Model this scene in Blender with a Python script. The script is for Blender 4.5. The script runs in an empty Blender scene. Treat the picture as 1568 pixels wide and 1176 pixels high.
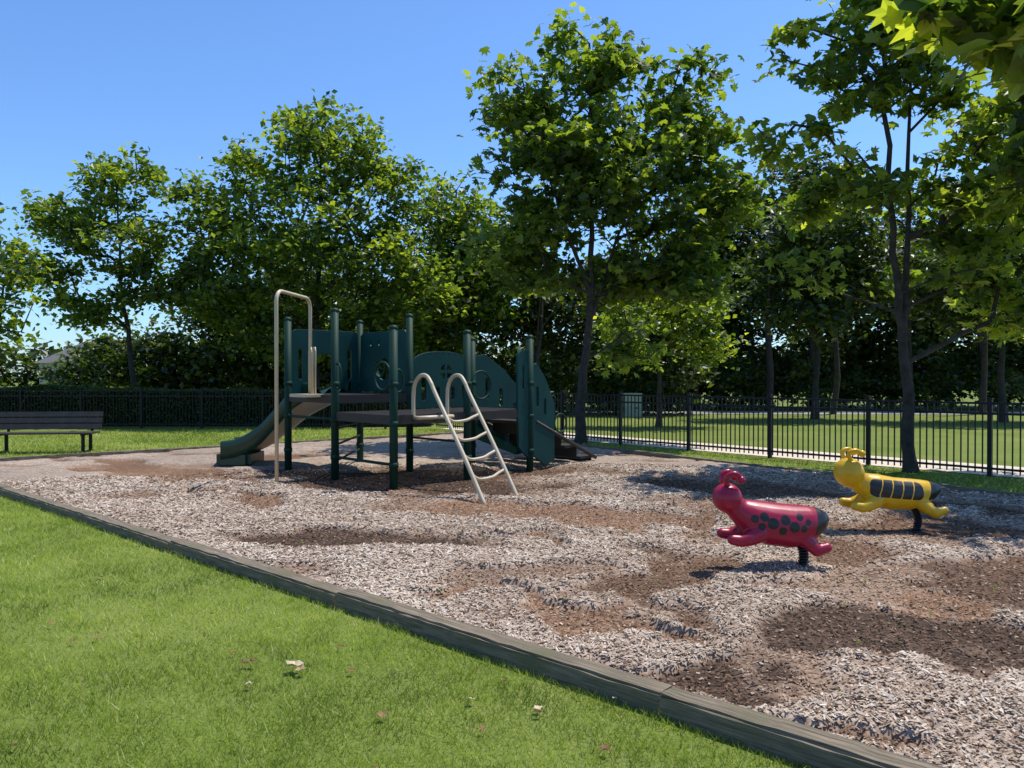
import bpy, bmesh, math, random, time
import numpy as np
from mathutils import Vector, Matrix
random.seed(5)
RNG = np.random.default_rng(11)
scene = bpy.context.scene
col = scene.collection

# ------------------------------------------------------------------ helpers
def link(o):
    col.objects.link(o); return o

def empty(name, loc=(0,0,0)):
    e = bpy.data.objects.new(name, None); e.location = loc
    e.empty_display_size = .2
    return link(e)

def attach(child, parent):
    child.parent = parent
    child.matrix_parent_inverse = Matrix.Translation(parent.location).inverted()

def new_mat(name):
    m = bpy.data.materials.new(name); m.use_nodes = True
    nt = m.node_tree
    b = nt.nodes['Principled BSDF']
    return m, nt, b

def N(nt, t, **kw):
    n = nt.nodes.new(t)
    for k, v in kw.items(): setattr(n, k, v)
    return n

def mix_rgb(nt, fac, a, b):
    n = N(nt, 'ShaderNodeMix', data_type='RGBA')
    for sock, v in ((n.inputs[0], fac), (n.inputs[6], a), (n.inputs[7], b)):
        if isinstance(v, bpy.types.NodeSocket): nt.links.new(v, sock)
        elif isinstance(v, (tuple, list)): sock.default_value = (*v, 1)
        else: sock.default_value = v
    return n.outputs[2]

def ramp(nt, src, p0, p1, c0=(0,0,0), c1=(1,1,1)):
    r = N(nt, 'ShaderNodeValToRGB')
    r.color_ramp.elements[0].position = p0; r.color_ramp.elements[1].position = p1
    r.color_ramp.elements[0].color = (*c0, 1); r.color_ramp.elements[1].color = (*c1, 1)
    nt.links.new(src, r.inputs[0]); return r.outputs[0]

def noise(nt, scale, detail=4, vec=None, rough=.55):
    n = N(nt, 'ShaderNodeTexNoise'); n.inputs['Scale'].default_value = scale
    n.inputs['Detail'].default_value = detail; n.inputs['Roughness'].default_value = rough
    if vec is not None: nt.links.new(vec, n.inputs['Vector'])
    return n.outputs[0]

def objco(nt, scale=(1,1,1)):
    tc = N(nt, 'ShaderNodeTexCoord'); mp = N(nt, 'ShaderNodeMapping')
    mp.inputs['Scale'].default_value = scale
    nt.links.new(tc.outputs['Object'], mp.inputs[0]); return mp.outputs[0]

def bump(nt, b, h, strength=.3, dist=.02):
    n = N(nt, 'ShaderNodeBump'); n.inputs['Strength'].default_value = strength
    n.inputs['Distance'].default_value = dist
    nt.links.new(h, n.inputs['Height']); nt.links.new(n.outputs[0], b.inputs['Normal'])

def simple_mat(name, c, rough=.5, metal=0, var=.25, nscale=6, bmp=0, spec=.5):
    m, nt, b = new_mat(name)
    co = objco(nt)
    f = noise(nt, nscale, 3, co)
    f = ramp(nt, f, .3, .7)
    c2 = tuple(x*(1-var) for x in c)
    nt.links.new(mix_rgb(nt, f, c2, c), b.inputs['Base Color'])
    b.inputs['Roughness'].default_value = rough; b.inputs['Metallic'].default_value = metal
    b.inputs['Specular IOR Level'].default_value = spec
    if bmp:
        bump(nt, b, noise(nt, nscale*12, 3, co), bmp, .01)
    return m

def np_mesh(name, V, F, mat, rnd=None, smooth=False, attrs=None):
    V = np.asarray(V, dtype=np.float32); F = np.asarray(F, dtype=np.int32)
    me = bpy.data.meshes.new(name)
    k = F.shape[1]
    me.vertices.add(len(V)); me.vertices.foreach_set('co', V.ravel())
    me.loops.add(F.size); me.loops.foreach_set('vertex_index', F.ravel())
    me.polygons.add(len(F))
    me.polygons.foreach_set('loop_start', np.arange(0, F.size, k, dtype=np.int32))
    me.polygons.foreach_set('loop_total', np.full(len(F), k, dtype=np.int32))
    if rnd is not None:
        a = me.attributes.new('rnd', 'FLOAT', 'FACE'); a.data.foreach_set('value', np.asarray(rnd, dtype=np.float32))
    if attrs:
        for nme, arr in attrs.items():
            a = me.attributes.new(nme, 'FLOAT', 'POINT'); a.data.foreach_set('value', np.asarray(arr, dtype=np.float32))
    me.polygons.foreach_set('use_smooth', np.full(len(F), smooth))
    me.update(calc_edges=True)
    if mat: me.materials.append(mat)
    return link(bpy.data.objects.new(name, me))

def box(name, c, s, mat, rot=0, bev=.006, parent=None):
    bm = bmesh.new(); bmesh.ops.create_cube(bm, size=1)
    for v in bm.verts: v.co = Vector((v.co.x*s[0], v.co.y*s[1], v.co.z*s[2]))
    if bev: bmesh.ops.bevel(bm, geom=bm.edges[:], offset=bev, segments=2, affect='EDGES')
    me = bpy.data.meshes.new(name); bm.to_mesh(me); bm.free(); me.materials.append(mat)
    o = link(bpy.data.objects.new(name, me)); o.location = c; o.rotation_euler = (0,0,rot)
    if parent: attach(o, parent)
    return o

def catmull(pts, n=8):
    P = [Vector(p) for p in pts]; P = [P[0]*2-P[1]] + P + [P[-1]*2-P[-2]]
    out = []
    for i in range(1, len(P)-2):
        for j in range(n):
            t = j/n
            a, b, c, d = P[i-1], P[i], P[i+1], P[i+2]
            out.append(.5*((2*b)+(c-a)*t+(2*a-5*b+4*c-d)*t*t+(3*b-a-3*c+d)*t**3))
    out.append(P[-2]); return out

def tube(name, pts, r, mat, parent=None, smoothpts=False, closed=False, sides=14):
    if smoothpts: pts = catmull(pts)
    pts = [Vector(p) for p in pts]; n = len(pts)
    tang = []
    for i in range(n):
        if closed: t = pts[(i+1) % n]-pts[i-1]
        else: t = pts[min(i+1,n-1)]-pts[max(i-1,0)]
        tang.append(t.normalized())
    ref = Vector((0,0,1)) if abs(tang[0].z) < .9 else Vector((1,0,0))
    a = tang[0].cross(ref).normalized(); V = []
    for i in range(n):
        if i: 
            a = tang[i-1].rotation_difference(tang[i]) @ a
            a = (a-tang[i]*a.dot(tang[i])).normalized()
        b = tang[i].cross(a)
        for k in range(sides):
            th = 2*math.pi*k/sides; V.append(pts[i]+r*(math.cos(th)*a+math.sin(th)*b))
    F = []
    for i in range(n if closed else n-1):
        j = (i+1) % n
        for k in range(sides): F.append((i*sides+k, i*sides+(k+1) % sides, j*sides+(k+1) % sides, j*sides+k))
    if not closed: F += [tuple(range(sides))[::-1], tuple(range((n-1)*sides, n*sides))]
    me = bpy.data.meshes.new(name); me.from_pydata([tuple(v) for v in V], [], F); me.materials.append(mat)
    me.polygons.foreach_set('use_smooth', [len(f) == 4 for f in F]); me.update()
    o = link(bpy.data.objects.new(name, me))
    if parent: attach(o, parent)
    return o

def panel(name, p0, p1, outline, holes, mat, parent=None, thick=.018):
    d = Vector((p1[0]-p0[0], p1[1]-p0[1], 0)); d.normalize()
    cu = bpy.data.curves.new(name, 'CURVE'); cu.dimensions = '2D'; cu.fill_mode = 'BOTH'
    for poly in [outline]+holes:
        sp = cu.splines.new('POLY'); sp.points.add(len(poly)-1); sp.use_cyclic_u = True
        for i, p in enumerate(poly): sp.points[i].co = (p[0], p[1], 0, 1)
    cu.extrude = thick; cu.bevel_depth = .004
    o = link(bpy.data.objects.new(name, cu))
    nrm = d.cross(Vector((0,0,1)))
    M = Matrix(((d.x, 0, nrm.x, p0[0]), (d.y, 0, nrm.y, p0[1]), (0, 1, 0, 0), (0,0,0,1)))
    bpy.context.view_layer.update()
    dg = bpy.context.evaluated_depsgraph_get()
    me = bpy.data.meshes.new_from_object(o.evaluated_get(dg)); bpy.data.objects.remove(o)
    me.materials.clear(); me.materials.append(mat); me.name = name
    n = link(bpy.data.objects.new(name, me)); n.matrix_world = M
    if parent: attach(n, parent)
    return n

def slot(cx, z0, z1, w):
    r = w/2; out = []
    for i in range(9):
        a = math.pi*i/8; out.append((cx+r*math.cos(a), z1-r+r*math.sin(a)))
    for i in range(9):
        a = math.pi+math.pi*i/8; out.append((cx+r*math.cos(a), z0+r+r*math.sin(a)))
    return out
def circ(cx, cz, r, n=20):
    return [(cx+r*math.cos(2*math.pi*i/n), cz+r*math.sin(2*math.pi*i/n)) for i in range(n)]

_lat = RNG.random((256,256))
def vnoise(x, y):
    xi = np.floor(x).astype(int); yi = np.floor(y).astype(int)
    fx = x-xi; fy = y-yi; fx = fx*fx*(3-2*fx); fy = fy*fy*(3-2*fy)
    g = lambda a, b: _lat[a % 256, b % 256]
    return (g(xi,yi)*(1-fx)+g(xi+1,yi)*fx)*(1-fy)+(g(xi,yi+1)*(1-fx)+g(xi+1,yi+1)*fx)*fy
def fbm(x, y, o=4):
    s = 0; a = .5; t = 0
    for i in range(o):
        s = s + a*vnoise(x*2**i+i*17.3, y*2**i+i*9.1); t += a; a *= .5
    return s/t

# ------------------------------------------------------------------ layout
def edge_y(x): return 4.29-.88*x
A = np.array((-10.32, 13.37)); B = np.array((-1.3, 20.9)); C = np.array((11.2, 3.4)); D = np.array((7.0, -1.87))
def inside_play(x, y, m=0.0):
    res = np.ones_like(x, dtype=bool)
    Q = [A, D, C, B]
    for i in range(4):
        p, q = Q[i], Q[(i+1) % 4]; e = q-p; L = np.hypot(*e)
        res &= ((e[0]*(y-p[1])-e[1]*(x-p[0]))/L > -m)
    return res

sun_az = math.radians(56); sun_el = math.radians(66)
S = Vector((math.cos(sun_el)*math.sin(sun_az), math.cos(sun_el)*math.cos(sun_az), math.sin(sun_el)))
sl = bpy.data.lights.new('sun', 'SUN'); sl.energy = 5.0; sl.angle = math.radians(.5); sl.color = (1, .95, .86)
so = link(bpy.data.objects.new('sun', sl)); so.rotation_euler = (-S).to_track_quat('-Z', 'Y').to_euler(); so.location = (10, 10, 30)
w = bpy.data.worlds.new('World'); scene.world = w; w.use_nodes = True
nt = w.node_tree; bg = nt.nodes['Background']
sk = nt.nodes.new('ShaderNodeTexSky'); sk.sky_type = 'NISHITA'; sk.sun_disc = False
sk.sun_elevation = sun_el; sk.sun_rotation = sun_az; sk.air_density = 1.05; sk.dust_density = .5; sk.ozone_density = 2.4
tint = nt.nodes.new('ShaderNodeMix'); tint.data_type = 'RGBA'; tint.blend_type = 'MULTIPLY'; tint.inputs[0].default_value = 1
tint.inputs[7].default_value = (.76, 1.04, 1.38, 1)
nt.links.new(sk.outputs[0], tint.inputs[6]); nt.links.new(tint.outputs[2], bg.inputs[0]); bg.inputs[1].default_value = .145

cam = bpy.data.cameras.new('camera'); cam.lens = 36*1160/1568; cam.sensor_width = 36; cam.clip_end = 2000; cam.clip_start = .05
co_ = link(bpy.data.objects.new('camera', cam)); co_.location = (0,0,1.6); co_.rotation_euler = (math.radians(89.5), 0, 0)
scene.camera = co_
scene.view_settings.view_transform = 'Standard'; scene.view_settings.look = 'None'; scene.view_settings.exposure = 0

m_black = simple_mat('black_metal', (.010,.010,.011), .5, var=.2, nscale=3, spec=.3)

# ------------------------------------------------------------------ bench
m_bench = simple_mat('bench_planks', (.075,.055,.042), .7, var=.4, nscale=6)
def bench(x, y, rot, L=1.9):
    par = empty('park_bench', (x, y, 0)); M = Matrix.Translation((x,y,0)) @ Matrix.Rotation(rot,4,'Z')
    def bx(n, c, s, m, tilt=0):
        o = box(n, (0,0,0), s, m, bev=.008); o.matrix_world = M @ Matrix.Translation(c) @ Matrix.Rotation(tilt,4,'X')
        o.parent = par; o.matrix_parent_inverse = Matrix.Translation(par.location).inverted()
    for i in range(4): bx('seat_slat', (0,-.22+i*.125,.42), (L,.11,.035), m_bench)
    for i in range(3): bx('back_slat', (0,.27+i*.035,.54+i*.13), (L,.03,.115), m_bench, -.25)
    for sx in (-L/2+.2, L/2-.2):
        bx('leg', (sx,-.17,.2), (.06,.06,.4), m_black); bx('leg', (sx,.2,.2), (.06,.06,.4), m_black)
        bx('rail', (sx,0,.385), (.06,.5,.035), m_black); bx('back_post', (sx,.33,.62), (.05,.04,.5), m_black, -.25)
        bx('foot', (sx,0,.02), (.07,.5,.03), m_black)
bench(-9.95, 16.1, .12, 2.1)

# ------------------------------------------------------------------ play structure
m_post = simple_mat('dark_green_powdercoat', (.006,.040,.026), .6, var=.3, nscale=3, spec=.22)
m_teal = simple_mat('teal_plastic', (.004,.056,.050), .6, var=.3, nscale=2.5, spec=.25)
m_slide = simple_mat('green_slide_plastic', (.020,.064,.036), .33, var=.25, nscale=2)
m_tan = simple_mat('beige_powdercoat', (.56,.46,.31), .45, var=.15, nscale=5)
m_deck = simple_mat('brown_deck', (.024,.017,.014), .6, var=.3, nscale=8)
ps = empty('playground_structure', (-1.7, 12.2, 0))
P1,P2,P3,P4,P5,P6,P7,P8 = [(-3.8,12.85),(-2.74,11.72),(-2.77,13.8),(-1.66,10.62),(-1.71,12.65),(-.69,11.68),(.3,12.72),(-.72,13.72)]
def post(p, h, z0=-.1, r=.060):
    tube('post', [(p[0],p[1],z0),(p[0],p[1],h)], r, m_post, ps, sides=20)
    bm = bmesh.new(); bmesh.ops.create_uvsphere(bm, u_segments=18, v_segments=10, radius=r+.008, matrix=Matrix.Translation((p[0],p[1],h)) @ Matrix.Diagonal((1,1,.7,1)))
    me = bpy.data.meshes.new('post_cap'); bm.to_mesh(me); bm.free(); me.materials.append(m_post)
    me.polygons.foreach_set('use_smooth', np.full(len(me.polygons), True))
    o = link(bpy.data.objects.new('post_cap', me)); attach(o, ps)
for p, h in ((P1,2.58),(P2,2.63),(P3,2.60),(P4,2.29),(P5,2.62),(P6,2.29),(P7,2.27),(P8,2.28)):
    post(p, h)
    for z in (.37, .95, 1.5):
        tube('collar', [(p[0],p[1],z-.035),(p[0],p[1],z+.035)], .070, m_post, ps, sides=20)
v_ = Vector((1.0,1.05)); u_ = Vector((1.07,-1.12))
def deck(name, corners, z):
    c = [Vector((*p, z)) for p in corners]
    n = 26
    bm = bmesh.new()
    def bar(a, b2, w, h, dz=0):
        d = b2-a; L = d.length; ang = math.atan2(d.y, d.x); m = (a+b2)/2
        bmesh.ops.create_cube(bm, size=1, matrix=Matrix.Translation((m.x, m.y, m.z+dz)) @ Matrix.Rotation(ang,4,'Z') @ Matrix.Diagonal((L, w, h, 1)))
    for i in range(1, n):
        f = i/n
        bar(c[0].lerp(c[1], f), c[3].lerp(c[2], f), .032, .010)
        bar(c[0].lerp(c[3], f), c[1].lerp(c[2], f), .032, .010, -.003)
    for i in range(4): bar(c[i], c[(i+1) % 4], .035, .13, -.06)
    me = bpy.data.meshes.new(name); bm.to_mesh(me); bm.free(); me.materials.append(m_deck)
    o = link(bpy.data.objects.new(name, me)); attach(o, ps)
deck('upper_deck', (P1,P2,P5,P3), 1.32)
deck('middle_deck', (P2,P4,P6,P5), 1.06)
deck('lower_deck', (P5,P6,P7,P8), 1.06)
E = lambda a, b: math.hypot(b[0]-a[0], b[1]-a[1])
L = E(P1,P3); zt = 2.42
arch = [(L*.30,1.22)]+[(L*.5+L*.20*math.cos(a), 1.75+L*.2*math.sin(a)) for a in np.linspace(math.pi,0,11)]+[(L*.70,1.22)]
out = [(.06,1.22),(.06,zt-.05),(.14,zt),(L-.14,zt),(L-.06,zt-.05),(L-.06,1.22)]+arch[::-1]
panel('slide_entry_panel', P1, P3, out, [slot(L*.16,1.55,2.1,.09), slot(L*.84,1.55,2.1,.09)], m_teal, ps)
L = E(P3,P5)
panel('activity_panel', P3, P5, [(.06,1.36),(.06,2.34),(.14,2.4),(L-.14,2.4),(L-.06,2.34),(L-.06,1.36)], [circ(L*.25,2.2,.05,12), circ(L*.42,2.2,.05,12), circ(L*.78,2.2,.05,12), circ(L*.5,1.75,.2,24)], m_teal, ps)
def onedge(a, b, s, z, off=0):
    d = Vector((b[0]-a[0], b[1]-a[1])).normalized(); nn = Vector((d.y, -d.x))
    q = Vector(a)+d*s+nn*off; return (q.x, q.y, z)
tube('steering_wheel', [onedge(P3,P5,L*.5+.15*math.cos(t), 1.75+.15*math.sin(t), .08) for t in np.linspace(0,2*math.pi,24,endpoint=False)], .016, m_teal, ps, closed=True)
tube('wheel_spoke', [onedge(P3,P5,L*.5-.15,1.75,.08), onedge(P3,P5,L*.5+.15,1.75,.08)], .014, m_teal, ps)
L = E(P5,P8)
top = [(L/2+(L/2-.06)*math.cos(t), 1.86+.19*math.sin(t)) for t in np.linspace(math.pi, 0, 15)]
holes = []
for q in range(4): holes.append([(L*.55+.03*math.cos((q+.5)*math.pi/2), 1.70+.03*math.sin((q+.5)*math.pi/2))]+[(L*.55+.14*math.cos(t), 1.70+.14*math.sin(t)) for t in np.linspace(q*math.pi/2+.2, (q+1)*math.pi/2-.2, 7)])
holes += [slot(L*.2,1.2,1.6,.11), slot(L*.85,1.2,1.6,.11), slot(L*.42,1.2,1.45,.09), slot(L*.66,1.2,1.45,.09)]
holes += [circ(L*f, 1.93+.08*math.sin(math.pi*f), .018, 8) for f in np.linspace(.2,.8,7)]
panel('arched_window_panel', P5, P8, [(.06,1.08)]+top+[(L-.06,1.08)], holes, m_teal, ps)
Q8 = (P8[0]+v_.x, P8[1]+v_.y); L = E(P8,Q8)
panel('stair_side_panel', P8, Q8, [(.05,.5),(.05,1.98),(.3,2.02),(L*.55,1.75),(L,1.2),(L+.06,1.05),(L+.06,.15),(L-.3,.12)], [slot(L*.25,1.2,1.6,.1), slot(L*.5,1.05,1.4,.1), slot(L*.75,.8,1.12,.1)], m_teal, ps)
Q7 = (P7[0]+v_.x*.42, P7[1]+v_.y*.42); L = E(P7,Q7)
panel('stair_side_panel', P7, Q7, [(.05,.3),(.05,1.80),(.15,1.84),(L*.6,1.6),(L,1.15),(L,.15),(L*.6,.1)], [slot(L*.28,1.1,1.45,.07), slot(L*.6,.95,1.25,.07)], m_teal, ps)
L = E(P6,P7)
panel('infill_panel', P6, P7, [(L*.78,1.1),(L*.78,1.95),(L*.84,2.05),(L-.05,2.05),(L-.05,.25),(L*.80,.45)], [slot(L*.87,1.4,1.8,.05)], m_teal, ps)
for i in range(4):
    f = .22+i*.30; z = .82-i*.23
    a = Vector(P7)+v_*f; b2 = Vector(P8)+v_*f; m = (a+b2)/2
    box('stair_tread', (m.x, m.y, z), (E(P7,P8)-.12, .38, .05), m_deck, rot=math.atan2(b2.y-a.y, b2.x-a.x), parent=ps)
    box('stair_riser', (m.x+v_.x*.10, m.y+v_.y*.10, z-.12), (E(P7,P8)-.14, .03, .18), m_deck, rot=math.atan2(b2.y-a.y, b2.x-a.x), parent=ps)
for pp in (P7,P8):
    a = Vector(pp)+v_*.1; b2 = Vector(pp)+v_*1.25
    tube('stair_stringer', [(a.x,a.y,.85),(b2.x,b2.y,.12)], .035, m_deck, ps)
pe = ((P1[0]+P2[0])/2, (P1[1]+P2[1])/2); pb = (-3.42, 11.0)
dx, dy = pb[0]-pe[0], pb[1]-pe[1]
arch = [(pb[0],pb[1],-.05),(pb[0],pb[1],2.7)]+[(pb[0]-dx*.14*(1-math.cos(t)), pb[1]-dy*.14*(1-math.cos(t)), 2.7+.17*math.sin(t)) for t in np.linspace(.1, math.pi/2, 6)]
arch += [(pe[0]+dx*.14*(1-math.cos(t)), pe[1]+dy*.14*(1-math.cos(t)), 2.7+.17*math.sin(t)) for t in np.linspace(math.pi/2, .1, 6)]+[(pe[0],pe[1],2.6),(pe[0],pe[1],1.3)]
tube('slide_pole', arch, .028, m_tan, ps)
eu = Vector((P2[0]-P1[0], P2[1]-P1[1])).normalized()
for s in (.0, .13):
    c = Vector(pe)+eu*s
    tube('hand_loop', [(c.x-eu.x*.04,c.y-eu.y*.04,1.32),(c.x-eu.x*.04,c.y-eu.y*.04,2.0),(c.x-eu.x*.025,c.y-eu.y*.025,2.08),(c.x+eu.x*.025,c.y+eu.y*.025,2.08),(c.x+eu.x*.04,c.y+eu.y*.04,2.0),(c.x+eu.x*.04,c.y+eu.y*.04,1.32)], .014, m_tan, ps)
box('pole_step', (pe[0]+dx*.12, pe[1]+dy*.12, 1.31), (.55,.32,.05), m_tan, rot=math.atan2(eu.y,eu.x), parent=ps)
ed = Vector((P6[0]-P4[0], P6[1]-P4[1])).normalized(); ou = Vector((ed.y, -ed.x))
Aw, Bw = Vector(P4)+ed*.36, Vector(P4)+ed*1.02
feet = []
for s, ft in ((Aw, Vector((-.32,9.45))), (Bw, Vector((.10,9.93)))):
    dd = (ft-s)
    prof = [(0,1.0),(0.0,1.35),(.03,1.52),(.11,1.62),(.20,1.62),(.27,1.52),(.34,1.36),(.7,.62),(1.0,-.04)]
    pts = [(s.x+dd.x*a, s.y+dd.y*a, z) for a, z in prof]
    tube('ladder_rail', pts, .028, m_tan, ps, smoothpts=True); feet.append((s, dd))
def rail(i, z):
    s, dd = feet[i]; f = .34+(1.36-z)/(1.36+.04)*.66; return Vector((s.x+dd.x*f, s.y+dd.y*f, z))
for z in (1.08,.84,.6,.36):
    a, b2 = rail(0, z), rail(1, z)
    m = (a+b2)/2+Vector((ou.x*.06, ou.y*.06, -.07))
    tube('ladder_rung', [a, a.lerp(m,.4)+Vector((0,0,-.05)), m, b2.lerp(m,.5)+Vector((0,0,-.0)), b2], .02, m_tan, ps, smoothpts=True)
tube('ladder_deck_bracket', [(Aw.x,Aw.y,1.02),(Aw.x+ou.x*.12,Aw.y+ou.y*.12,1.02),(Bw.x+ou.x*.12,Bw.y+ou.y*.12,1.02),(Bw.x,Bw.y,1.02)], .03, m_tan, ps)
def bar_e(a, b, z, m=m_post, r=.022): tube('cross_bar', [(a[0],a[1],z),(b[0],b[1],z)], r, m, ps)
bar_e(P2, P4, .37); bar_e(P1, P2, .95)
for z in (.30,.55,.80): bar_e(P2, P3, z, r=.018)
bar_e(P5,P6,.6,r=.018)
def ring(cx, cy, z, rad, d, r=.016, sz=1.0):
    tube('hand_grip', [(cx+d[0]*rad*math.cos(t), cy+d[1]*rad*math.cos(t), z+sz*rad*math.sin(t)) for t in np.linspace(0,2*math.pi,24,endpoint=False)], r, m_post, ps, closed=True)
du = (eu.x, eu.y); de = (ed.x, ed.y)
ring(P2[0]+du[0]*.09, P2[1]+du[1]*.09, 1.62, .09, du, sz=2.2)
ring(P4[0]-du[0]*.28, P4[1]-du[1]*.28, 1.62, .20, du, sz=1.0)
ring(P4[0]+de[0]*.09, P4[1]+de[1]*.09, 1.55, .08, de, sz=2.0)
ring(P6[0]+de[0]*.30, P6[1]+de[1]*.30, 1.48, .22, de); ring(P7[0]-de[0]*.12, P7[1]-de[1]*.12, 1.5, .10, de, sz=1.8)
ring(P7[0]+v_.x*.55, P7[1]+v_.y*.55, .80, .16, (v_.x/1.45,v_.y/1.45), sz=1.0)
cl = catmull([(-3.18,13.22,1.36),(-3.42,13.44,1.32),(-3.80,13.66,1.12),(-4.18,13.76,.80),(-4.52,13.80,.52),(-4.86,13.82,.36),(-5.18,13.80,.31)], 7)
prof = []
hw = .40
for t in np.linspace(-1, 1, 49):
    zz = .04*math.cos(t*3*math.pi)+(.20*max(0,(abs(t)-.86)/.14)**1.2 if abs(t) > .86 else 0)
    prof.append((t*hw, zz))
prof2 = prof+[(hw+.03, .16),(hw+.045,.1),(hw+.04,-.16)]+[(t*hw, -.17) for t in np.linspace(.9,-.9,8)]+[(-hw-.04,-.16),(-hw-.045,.1),(-hw-.03,.16)]
V, F = [], []; k = len(prof2)
for i, p in enumerate(cl):
    t = (cl[min(i+1,len(cl)-1)]-cl[max(i-1,0)]); t.z = 0; t.normalize(); nn = Vector((t.y, -t.x, 0))
    for a, z in prof2: V.append(tuple(p+nn*a+Vector((0,0,z))))
for i in range(len(cl)-1):
    for j in range(k): F.append((i*k+j, i*k+(j+1) % k, (i+1)*k+(j+1) % k, (i+1)*k+j))
sl_o = np_mesh('wavy_slide', V, F, m_slide, smooth=True); attach(sl_o, ps)
bm = bmesh.new(); bmesh.ops.create_cube(bm, size=1, matrix=Matrix.Translation((-4.95,13.82,.14)) @ Matrix.Diagonal((.62,.86,.34,1)))
bmesh.ops.bevel(bm, geom=bm.edges[:], offset=.08, segments=4, affect='EDGES')
me = bpy.data.meshes.new('slide_foot'); bm.to_mesh(me); bm.free(); me.materials.append(m_slide); attach(link(bpy.data.objects.new('slide_foot', me)), ps)

# ------------------------------------------------------------------ spring riders
m_rub = simple_mat('black_plastic', (.012,.012,.012), .35, var=.2)
m_spring = simple_mat('spring_steel', (.03,.03,.032), .35, metal=.6, var=.3)
def pat_mat(name, c):
    m, nt, b = new_mat(name)
    at = N(nt, 'ShaderNodeAttribute', attribute_name='pat')
    g = N(nt, 'ShaderNodeMath', operation='GREATER_THAN'); g.inputs[1].default_value = 0; nt.links.new(at.outputs['Fac'], g.inputs[0])
    nz = ramp(nt, noise(nt, 5, 4, objco(nt)), .3, .7)
    cc = mix_rgb(nt, nz, tuple(x*.8 for x in c), c)
    nt.links.new(mix_rgb(nt, g.outputs[0], cc, (.012,.012,.012)), b.inputs['Base Color'])
    rr = N(nt, 'ShaderNodeMapRange'); nt.links.new(noise(nt, 14, 5, objco(nt)), rr.inputs[0]); rr.inputs[3].default_value = .25; rr.inputs[4].default_value = .5
    nt.links.new(rr.outputs[0], b.inputs['Roughness'])
    return m
def sphere(name, M, r, mat, par):
    bm = bmesh.new(); bmesh.ops.create_uvsphere(bm, u_segments=16, v_segments=10, radius=r, matrix=M)
    me = bpy.data.meshes.new(name); bm.to_mesh(me); bm.free(); me.materials.append(mat)
    me.polygons.foreach_set('use_smooth', np.full(len(me.polygons), True)); attach(link(bpy.data.objects.new(name, me)), par)
def rider(name, loc, yaw, chain, legs, ant, ball, eyes, mat, patf, plain, ysc=1.0):
    par = empty(name, (loc[0], loc[1], .03))
    MW = Matrix.Translation(par.location) @ Matrix.Rotation(yaw, 4, 'Z')
    bm = bmesh.new()
    def ch(pts, n=7, ys=1.0):
        for i in range(len(pts)-1):
            a, b2 = np.array(pts[i]), np.array(pts[i+1])
            for j in range(n+(i == len(pts)-2)):
                q = a+(b2-a)*j/n
                bmesh.ops.create_uvsphere(bm, u_segments=18, v_segments=10, radius=q[3], matrix=Matrix.Translation(q[:3]) @ Matrix.Diagonal((1,ys,1,1)))
    ch(chain, 5, ysc)
    for lg in legs:
        for s in (-1, 1): ch([(x, s*y, z, r) for x, y, z, r in lg], 5)
    me = bpy.data.meshes.new('body'); bm.to_mesh(me); bm.free()
    o = link(bpy.data.objects.new('body', me))
    rm = o.modifiers.new('r', 'REMESH'); rm.mode = 'VOXEL'; rm.voxel_size = .0095
    sm = o.modifiers.new('s', 'SMOOTH'); sm.factor = .6; sm.iterations = 6
    bpy.context.view_layer.update()
    dg = bpy.context.evaluated_depsgraph_get(); me2 = bpy.data.meshes.new_from_object(o.evaluated_get(dg)); bpy.data.objects.remove(o)
    n = len(me2.vertices); c3 = np.zeros(n*3); me2.vertices.foreach_get('co', c3); c3 = c3.reshape(-1,3)
    at = me2.attributes.new('pat', 'FLOAT', 'POINT'); at.data.foreach_set('value', patf(c3[:,0], c3[:,1], c3[:,2]).astype(np.float32))
    me2.polygons.foreach_set('use_smooth', np.full(len(me2.polygons), True)); me2.materials.clear(); me2.materials.append(mat)
    o = link(bpy.data.objects.new('body', me2)); o.matrix_world = MW; attach(o, par)
    def t(nm, pts, r, m, sp=False):
        return tube(nm, [tuple(MW @ Vector(p)) for p in pts], r, m, par, smoothpts=sp)
    for s in (-1, 1):
        t('antenna', [(x, s*y, z) for x, y, z in ant], .021, plain, True)
        sphere('antenna_tip', MW @ Matrix.Translation((ant[-1][0], s*ant[-1][1], ant[-1][2])), ball, plain, par)
    zt = .26
    cx = lambda f: -.05*f+.045*math.sin(math.pi*f)
    t('coil_spring', [(cx(f)+.03*math.cos(f*2*math.pi*11), .03*math.sin(f*2*math.pi*11), .005+zt*f) for f in np.linspace(0,1,160)], .011, m_spring)
    t('spring_core', [(cx(f), 0, -.05+(zt+.06)*f) for f in np.linspace(0,1,10)], .024, m_rub)
    t('base_plate', [(0,0,-.03),(0,0,.012)], .07, m_spring)
    for ex, ez, er in eyes:
        for s in (-1, 1): sphere('eye', MW @ Matrix.Translation((ex, s*er*3.4, ez)), er, m_rub, par)
def spots(lst, capx):
    def f(x, y, z):
        v = np.full_like(x, -1.0)
        for cx, cz, r in lst: v = np.maximum(v, r-np.hypot(x-cx, z-cz))
        cap = np.minimum((x-capx)-.2*(z-.4), z-.30)
        return np.maximum(v, cap)
    return f
chain = [(-.62,0,.59,.122),(-.57,0,.53,.088),(-.50,0,.475,.105),(-.40,0,.42,.148),(-.26,0,.375,.176),(-.10,0,.355,.178),(.02,0,.37,.152),(.10,0,.392,.115),(.16,0,.41,.07)]
legs = [[(-.38,.09,.32,.080),(-.47,.12,.285,.062),(-.55,.13,.265,.050),(-.62,.13,.275,.042)],
        [(-.02,.08,.28,.07),(.03,.11,.22,.055),(.08,.12,.175,.05),(.16,.12,.20,.042)]]
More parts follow.
